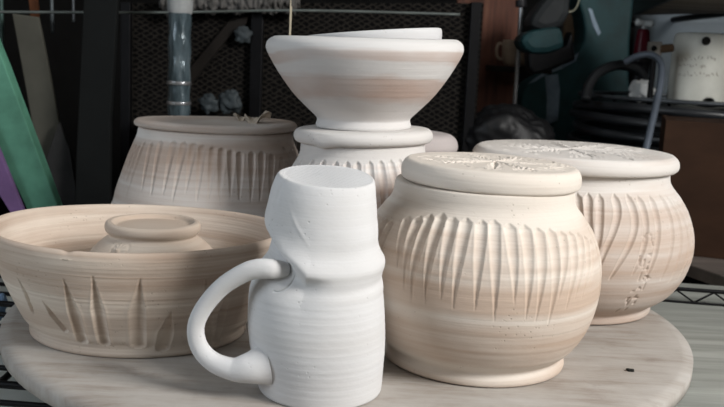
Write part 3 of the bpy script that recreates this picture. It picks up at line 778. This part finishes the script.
# machine head hanging at left: grey dome over a teal nose and a black body
M_dome = simple('dome_grey', (.026,.029,.031), .6, 0, .3, 8)
hm = empty('grinder_head', (at(548,50,2.44).x, 2.44, at(548,78,2.44).z), 'grey and teal domed machine head pointing left above the black cloth', 'machine')
under(slab_poly('dome', [at(x, y, 2.42) for x, y in [(528,26),(534,14),(541,4),(550,-6),(572,-8),(570,14),(562,28),(545,32)]][::-1], .13, M_dome, None, .02), hm)
under(slab_poly('nose', [at(x, y, 2.405) for x, y in [(519,41),(528,31),(545,28),(562,26),(566,48),(548,54),(532,54),(526,50)]][::-1], .15, M_teal, None, .018), hm)
under(slab_poly('lower_housing', [at(x, y, 2.42) for x, y in [(528,52),(548,52),(566,46),(572,30),(576,60),(566,64),(548,71),(534,75),(529,68)]][::-1], .075, M_black, None, .008), hm)
o = slab_poly('wood_post', [at(568,-8,3.25), at(594,-8,3.25), Vector((at(594,60,3.25).x,3.25,-.85)), Vector((at(568,60,3.25).x,3.25,-.85))][::-1], .04, simple('tan_wood', (.22,.155,.10), .8, 0, .3, 10), None, .002)
tag(o, 'tan wooden post seen through the throat of the teal machine', 'post')
o = tube('string_loop', [at(563,-6,2.99), at(562,4,2.99), at(566,11,2.99), at(573,11,2.99), at(578,4,2.99), at(580,-6,2.99)], .0025, simple('cord_pale', (.42,.42,.32), .8), seg=8)
tag(o, 'pale loop of cord hanging over the teal machine', 'cord')
# black cloth / leather heap below
o = crumple('black_tarpaulin', at(510, 140, 2.36), (.120,.07,.085), simple('black_cloth', (.008,.008,.009), .5, 0, .4, 10, spec=.4), None, 9, 48, .16, 1.3)
tag(o, 'heap of black shiny tarpaulin slumped beside the teal machine', 'tarpaulin')
st_ = box('stool', (at(470,150,2.3).x, 2.22, -.85), (at(560,150,2.3).x, 2.47, at(512,150,2.36).z), M_darkwood, bev=.01)
tag(st_, 'dark wooden crate standing under the heap of black tarpaulin', 'crate')

# ---------------------------------------------------------------- reddish panel, rod, mug, hook
m, nt, b = new_mat('rusty_panel')
g = noise_n(nt, 6, (9, 1, .7), 5, .65); g2 = noise_n(nt, 5, (1,1,1), 4, .6)
c = ramp(nt, g.outputs['Fac'], [(.32, (.060,.018,.010)), (.55, (.16,.052,.028)), (.72, (.24,.10,.055))])
c = mix(nt, math_n(nt, 'MULTIPLY', g2.outputs['Fac'], .6), c.outputs['Color'], (.06,.035,.025))
nt.links.new(c, b.inputs['Base Color']); b.inputs['Roughness'].default_value = .75; bump(nt, b, g.outputs['Fac'], .4, .004)
o = slab_poly('cupboard_panel', [at(458,-10,2.75), at(520,-10,2.75), Vector((at(520,120,2.75).x, 2.75, -.85)), Vector((at(455,120,2.75).x, 2.75, -.85))][::-1], .03, m, None, .003)
tag(o, 'upright reddish brown wooden panel behind the shining steel rod', 'panel')
M_steel = simple('bright_steel', (.55,.56,.58), .25, .85, .1)
rx = at(519, 40, 2.55)
o = tube('steel_rod', [(at(521,-10,2.55).x, 2.55, .75), (rx.x, 2.55, rx.z), (at(518,85,2.55).x, 2.55, -.85)], .0065, M_steel, seg=12)
tag(o, 'thin upright shining steel rod in front of the reddish panel', 'rod')
M_mesh = simple('rod_clamp', (.02,.02,.022), .5, .3)
o = tube('rod_clamp', [at(521,0,2.54), at(521,7,2.54)], .016, M_mesh, seg=12); tag(o, 'black clamp round the upper end of the steel rod', 'clamp')
o = tube('wire_hook', [*[at(x, y, 2.748) for x, y in ((463,100),(464,60),(465,27),(467,24.5),(475,26),(476,29),(474,45),(472,62))]], .0016, simple('wire_dull', (.16,.13,.11), .5, .4), seg=6)
tag(o, 'bent thin wire hook hanging on the reddish panel', 'hook')
M_tan = simple('tan_glaze', (.42,.32,.24), .4, 0, .25, 12)
mc = at(514, 66, 2.64)
sh2 = box('wall_bracket', (at(490,70,2.64).x, 2.58, mc.z-.018), (at(548,70,2.64).x, 2.745, mc.z-.001), M_darkwood, bev=.002)
tag(sh2, 'small dark ledge on the reddish panel under the tan mug', 'ledge')
tm = empty('tan_mug', (mc.x+.004, 2.655, mc.z), 'glazed tan mug on the ledge behind the steel rod', 'mug')
hgt = at(514,40,2.64).z - mc.z
lathe('body', [(0,0), (.026,0), (.032,.004), (.038,.02), (.040,.045), (.039,hgt-.003), (.0375,hgt), (.035,hgt-.003), (.035,.02), (0,.010)], 64, 60, None, None, M_tan, tm, smooth_it=1, ring=0)
tube('handle', [(-.037,0,hgt*.82), (-.050,0,hgt*.84), (-.056,0,hgt*.62), (-.052,0,hgt*.32), (-.038,0,hgt*.22)], .0045, M_tan, tm, seg=10)

# ---------------------------------------------------------------- upper left background
rodp = [at(-60, 11.5, 2.15), at(150, 12.5, 2.15), at(300, 10.5, 2.15), at(460, 14.5, 2.15)]
o = tube('wire_rail', [rodp[0], rodp[1], rodp[2], rodp[3]], .0032, simple('rail_grey', (.16,.18,.17), .5, .4), seg=8)
tag(o, 'thin horizontal metal rail crossing behind the pots near the top', 'rail')

M_batt = simple('dusty_fluff', (.11,.105,.10), .95, 0, .35, 60, bmp=.5)
V, Fs = [], []
nx, nyv = 150, 26
p0, p1 = at(160, 0, 2.32), at(300, 0, 2.32)
for i in range(nx+1):
    t = i/nx; q = p0.lerp(p1, t)
    th0 = .030*(1 + .35*mnoise.noise(Vector((t*9, 0, 0)))) * (1 if .02 < t < .98 else .5)
    for j in range(nyv):
        a = 2*PI*j/nyv; d = Vector((0, math.cos(a), math.sin(a)))
        k = 1 + .45*mnoise.noise(Vector((t*38, math.cos(a)*1.6, math.sin(a)*1.6))) + .3*mnoise.noise(Vector((t*110, math.cos(a)*4, math.sin(a)*4)))
        V.append(q + Vector((0,0,-.006)) + d*th0*k*.85)
for i in range(nx):
    for j in range(nyv):
        j2 = (j+1) % nyv; Fs.append((i*nyv+j, i*nyv+j2, (i+1)*nyv+j2, (i+1)*nyv+j))
Fs += [tuple(range(nyv))[::-1], tuple(nx*nyv+j for j in range(nyv))]
o = mesh('insulation_roll', V, Fs, M_batt); tag(o, 'ragged roll of dusty grey insulation along the top of the mesh panel', 'insulation')
zb_ = min(v.z for v in V)

m, nt, b = new_mat('woven_mesh')
tcn = mapped(nt, (1,1,1), (0, 0, 0))
w1 = N(nt, 'ShaderNodeTexWave', wave_type='BANDS', bands_direction='DIAGONAL'); w1.inputs['Scale'].default_value = 24; w1.inputs['Distortion'].default_value = 3.5; w1.inputs['Detail Scale'].default_value = 2
nt.links.new(mapped(nt, (1, 0, 1.8)).outputs['Vector'], w1.inputs['Vector'])
w2 = N(nt, 'ShaderNodeTexWave', wave_type='BANDS', bands_direction='DIAGONAL'); w2.inputs['Scale'].default_value = 24; w2.inputs['Distortion'].default_value = 3.5; w2.inputs['Detail Scale'].default_value = 2
nt.links.new(mapped(nt, (-1, 0, 1.8)).outputs['Vector'], w2.inputs['Vector'])
mx = math_n(nt, 'MAXIMUM', w1.outputs['Fac'], w2.outputs['Fac'])
c = ramp(nt, mx, [(.70, (.003,.003,.003)), (.98, (.024,.021,.018))])
nt.links.new(c.outputs['Color'], b.inputs['Base Color']); b.inputs['Roughness'].default_value = .9; b.inputs['Specular IOR Level'].default_value = .1; bump(nt, b, mx, .5, .004)
pn = empty('mesh_panel', (at(230,60,2.36).x, 2.36, -.85), 'dark woven wire mesh panel leaning behind the pots', 'panel')
def quad(x0, x1, y0, Y): return [Vector((at(x0,60,Y).x, Y, at(x0,y0,Y).z)), Vector((at(x1,60,Y).x, Y, at(x1,y0,Y).z))]
a_, b_ = quad(128, 480, 3, 2.36)
under(slab_poly('mesh', [Vector((a_.x,2.36,-.85)), Vector((b_.x,2.36,-.85)), b_, a_], .006, m, None), pn)
for x0, x1 in ((250, 262), (120, 130), (468, 478)):
    u, v = quad(x0, x1, 2, 2.335); under(slab_poly('strut', [Vector((u.x,2.335,-.85)), Vector((v.x,2.335,-.85)), v, u], .022, M_black, None, .002), pn)
# diagonal dark strap on the mesh
o = slab_poly('dark_batten', [at(x, y, 2.345) for x, y in ((188,88),(186,72),(228,22),(248,16),(246,24),(228,38))][::-1], .0148, M_darkwood, None, .002)
tag(o, 'dark batten lying diagonally across the mesh panel', 'batten')

# pole wrapped in plastic
m, nt, b = new_mat('plastic_wrapped_steel')
g = noise_n(nt, 9, (6, 6, 1.2), 4, .6); g2 = noise_n(nt, 30, (3,3,1), 3, .5)
c = ramp(nt, g.outputs['Fac'], [(.35, (.035,.055,.065)), (.6, (.11,.15,.17)), (.75, (.24,.28,.30))])
nt.links.new(c.outputs['Color'], b.inputs['Base Color']); b.inputs['Roughness'].default_value = .22; b.inputs['Metallic'].default_value = .25
b.inputs['Coat Weight'].default_value = .6; b.inputs['Coat Roughness'].default_value = .12; bump(nt, b, g2.outputs['Fac'], .6, .006)
pc = at(179.5, 50, 2.02)
pole = empty('pole', (pc.x, 2.02, -.85), 'upright pole wrapped in shiny plastic behind the shaded jar', 'pole')
shf = lathe('shaft', [(0,0), (.0245,0), (.0245,.4), (.0245,1.2), (.0245,2.42), (0,2.42)], 48, 200, lambda TH, Z, R: .0012*np.sin(Z*95+2*np.sin(TH))*np.clip(R/.02,0,1), None, m, pole, smooth_it=0, ring=0)
for yy in (83, 103):
    z0 = at(179, yy, 2.02).z + .85
    lathe('band', [(.0245,z0-.005), (.0268,z0-.003), (.0268,z0+.003), (.0245,z0+.005)], 48, 12, None, None, M_steel, shf, smooth_it=0, ring=0)
z0 = at(179, 14, 2.02).z + .85
lathe('paper_sleeve', [(.0250,z0), (.0275,z0+.004), (.0275,z0+.30), (.025,z0+.304)], 48, 30, None, None, simple('pale_sleeve', (.33,.34,.34), .7), pole, smooth_it=0, ring=0)

# string
o = tube('string', [Vector((at(291,-12,1.62).x, 1.62, ZC)), at(291,-12,1.62), at(291.5,6,1.62), at(290.5,20,1.62), at(290,40,1.62), at(289,70,1.62)], .0012, simple('string_pale', (.50,.44,.33), .9), seg=6)
tag(o, 'pale string hanging down behind the left rim of the stacked bowl', 'string')

# leaning planks and boards at left
def lean(name, pts, Y, thick, mat, label, cat, bev=.002):
    o = slab_poly(name, [at(x, y, Y) for x, y in pts][::-1], thick, mat, None, bev); return tag(o, label, cat)
M_green = simple('green_paint', (.085,.23,.16), .55, 0, .28, 14)
M_purple = simple('purple_paint', (.15,.085,.20), .6, 0, .25, 14)
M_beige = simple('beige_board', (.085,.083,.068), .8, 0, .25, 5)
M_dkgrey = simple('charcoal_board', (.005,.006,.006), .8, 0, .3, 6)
lean('green_plank', [(-22,0),(-60,0),(-60,25),(28,212),(62,300),(95,308),(58,208),(5,66)], 1.62, .03, M_green, 'green painted plank leaning to the left beside the wide bowl', 'plank')
lean('purple_plank', [(-40,60),(-60,60),(-60,100),(12,216),(40,285),(54,300),(24,212),(-14,118)], 1.60, .012, M_purple, 'purple painted plank leaning just below the green one', 'plank')
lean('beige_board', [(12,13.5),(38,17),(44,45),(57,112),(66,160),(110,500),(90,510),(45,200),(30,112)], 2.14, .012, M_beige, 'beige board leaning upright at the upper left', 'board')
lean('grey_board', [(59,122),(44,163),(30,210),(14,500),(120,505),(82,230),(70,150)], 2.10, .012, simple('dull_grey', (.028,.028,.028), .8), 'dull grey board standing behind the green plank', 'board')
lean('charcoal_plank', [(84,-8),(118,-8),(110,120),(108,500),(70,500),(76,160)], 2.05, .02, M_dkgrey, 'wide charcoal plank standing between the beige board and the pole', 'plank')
lean('rust_strip', [(27,-10),(36,-10),(38,14),(40,460),(32,460),(30,14)], 2.25, .012, simple('rust_strip', (.12,.045,.02), .8), 'short rust coloured strip above the beige board', 'strip')
for (xa, xb, ya, yb, w, c_, lb) in ((51.5, 52.5, -8, 34, .0042, (.13,.15,.16), 'pale thin rod hanging beside the beige board'),
                                    (73, 73.5, -8, 22, .0030, (.09,.10,.11), 'short thin rod hanging beside the charcoal plank'),
                                    (1, 2, -8, 52, .0055, (.06,.10,.09), 'greenish upright rod at the far left edge')):
    o = tube('hanging_rod', [at(xa, ya, 2.2), at(xb, yb, 2.2)], w, simple('rod_mat', c_, .4, .3), seg=8); tag(o, lb, 'rod')
o = crumple('blue_rag', at(-1, 306, 1.36), (.012,.012,.018), simple('blue_rag', (.16,.24,.36), .8), None, 4, 18, .4); tag(o, 'scrap of blue cloth at the far left beside the wide bowl', 'rag')

# scraps on and behind the shaded jar
M_leaf = simple('dry_leaf', (.48,.41,.33), .85, 0, .35, 40)
def curl(name, c, size, seed, mat):
    V, Fs = [], []; n, mm = 26, 14; r = random.Random(seed); ph = r.uniform(0, 6)
    for i in range(n+1):
        for j in range(mm+1):
            u, v = i/n-.5, j/mm-.5
            z = .35*math.sin(u*7+ph)*(.4+abs(v)) + .5*v*v*3*math.sin(u*4+ph) + .25*mnoise.noise(Vector((u*5, v*5, seed)))
            wdt = 1 - (2*abs(u))**2.2*.7
            V.append(Vector(c) + Vector((u*size[0]*2, v*size[1]*2*wdt, (z+.42)*size[2])))
    for i in range(n):
        for j in range(mm): a = i*(mm+1)+j; Fs.append((a, a+mm+1, a+mm+2, a+1))
    o = mesh(name, V, Fs, mat); md = o.modifiers.new('thick', 'SOLIDIFY'); md.thickness = .0016; return o
lz = LID_L + .0022
lp = at(258, 110, 1.47)
o = curl('dry_leaf', (lp.x, 1.47, lz), (.021,.014,.019), 2, M_leaf); tag(o, 'curled dry leaf scrap on the right side of the shaded jar lid', 'leaf')
lp = at(240, 110, 1.50)
o = curl('dry_leaf', (lp.x, 1.50, lz), (.010,.008,.012), 5, M_leaf); tag(o, 'smaller dry leaf scrap near the middle of the shaded jar lid', 'leaf')
M_scrap = simple('grey_scrap', (.045,.055,.06), .6, 0, .5, 25)
for (x, y, Y, s, sd, lb) in ((230,101,2.28,.026,11,'larger crumpled dark grey wrapper on the crate behind the shaded jar lid'), (209,104,2.28,.020,13,'smaller crumpled grey wrapper on the crate nearer the pole'),
                             (243,35,2.33,.018,15,'blue-grey scrap caught high on the mesh panel')):
    c_ = at(x, y, Y); o = crumple('crumpled_wrapper', (0,0,0), (s, s*.5, s), M_scrap, None, sd, 26, .45, 1.5); o.location = c_; tag(o, lb, 'wrapper')
lz_ = at(215, 117, 2.28).z
o = box('crate', (at(150,117,2.28).x, 2.20, -.85), (at(300,117,2.28).x, 2.332, lz_), M_darkwood, bev=.002); tag(o, 'tall dark crate in front of the mesh panel', 'crate')

# ---------------------------------------------------------------- room
def structure(name, o): o['kind'] = 'structure'; return o

m, nt, b = new_mat('floor_concrete'); g = noise_n(nt, 3, (1,1,1), 6, .6)
c = ramp(nt, g.outputs['Fac'], [(.3, (.06,.058,.053)), (.7, (.13,.125,.115))]); nt.links.new(c.outputs['Color'], b.inputs['Base Color']); b.inputs['Roughness'].default_value = .85
structure('floor', box('floor', (XL, YN, ZF-.1), (XR, YF, ZF), m))
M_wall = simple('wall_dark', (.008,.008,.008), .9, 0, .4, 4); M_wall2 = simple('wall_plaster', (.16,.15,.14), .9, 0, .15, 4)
structure('ceiling', box('ceiling', (XL, YN, ZC), (XR, YF, ZC+.1), simple('ceiling_board', (.42,.42,.41), .9, 0, .1, 4)))
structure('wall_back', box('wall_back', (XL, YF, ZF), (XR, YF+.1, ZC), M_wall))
structure('wall_front', box('wall_front', (XL, YN-.1, ZF), (XR, YN, ZC), M_wall2))
def wall_x(name, x0, x1, y0, y1, z0, z1):        # wall in x with a window hole y0..y1, z0..z1
    V, Fs = [], []
    for lo, hi in (((x0,YN,ZF),(x1,y0,ZC)), ((x0,y1,ZF),(x1,YF,ZC)), ((x0,y0,ZF),(x1,y1,z0)), ((x0,y0,z1),(x1,y1,ZC))):
        i = len(V); V += [Vector((x, y, z)) for x in (lo[0], hi[0]) for y in (lo[1], hi[1]) for z in (lo[2], hi[2])]
        Fs += [tuple(i+k for k in f) for f in ((0,1,3,2), (4,6,7,5), (0,4,5,1), (2,3,7,6), (0,2,6,4), (1,5,7,3))]
    return structure(name, mesh(name, V, Fs, M_wall2, None, False))
WR = (-.60, .35, .95, 1.90); WL = (-.5, .5, .35, 1.45)
wall_x('wall_right', XR, XR+.1, *WR); wall_x('wall_left', XL-.1, XL, *WL)
M_frame = simple('window_wood', (.22,.20,.17), .6)
def window(name, x, y0, y1, z0, z1):
    V, Fs = [], []; t = .035
    bars = [((x-.03,y0,z0),(x+.03,y0+t,z1)), ((x-.03,y1-t,z0),(x+.03,y1,z1)), ((x-.03,y0+t,z0),(x+.03,y1-t,z0+t)), ((x-.03,y0+t,z1-t),(x+.03,y1-t,z1)),
            ((x-.015,(y0+y1)/2-.012,z0+t),(x+.015,(y0+y1)/2+.012,z1-t))]
    for lo, hi in bars:
        i = len(V); V += [Vector((a, b_, c_)) for a in (lo[0], hi[0]) for b_ in (lo[1], hi[1]) for c_ in (lo[2], hi[2])]
        Fs += [tuple(i+k for k in f) for f in ((0,1,3,2), (4,6,7,5), (0,4,5,1), (2,3,7,6), (0,2,6,4), (1,5,7,3))]
    return structure(name, mesh(name, V, Fs, M_frame, None, False))
window('window_1', XR+.05, *WR); window('window_2', XL-.05, *WL)

def area(name, loc, target, sx_, sy_, power, col):
    l = bpy.data.lights.new(name, 'AREA'); l.shape = 'RECTANGLE'; l.size = sx_; l.size_y = sy_; l.energy = power; l.color = col
    o = bpy.data.objects.new(name, l); COL.objects.link(o); o.location = loc
    o.rotation_euler = (Vector(target) - Vector(loc)).to_track_quat('-Z', 'Y').to_euler(); return o
area('daylight_right', (XR+.14, (WR[0]+WR[1])/2, (WR[2]+WR[3])/2), (0.3, .6, .5), WR[1]-WR[0], WR[3]-WR[2], 100, (1.0, .98, .955))
area('daylight_left', (XL-.14, (WL[0]+WL[1])/2, (WL[2]+WL[3])/2), (0, (WL[0]+WL[1])/2, (WL[2]+WL[3])/2), WL[1]-WL[0], WL[3]-WL[2], 18, (.80, .90, 1.0))

w = bpy.data.worlds.new('sky'); scn.world = w; w.use_nodes = True
w.node_tree.nodes['Background'].inputs['Color'].default_value = (.75, .86, 1.0, 1)
w.node_tree.nodes['Background'].inputs['Strength'].default_value = 1.0

scn.view_settings.view_transform = 'Standard'; scn.view_settings.look = 'None'
scn.view_settings.exposure = 0.22; scn.view_settings.gamma = 1.0
scn.view_settings.use_curve_mapping = False
scn.cycles.use_denoising = True
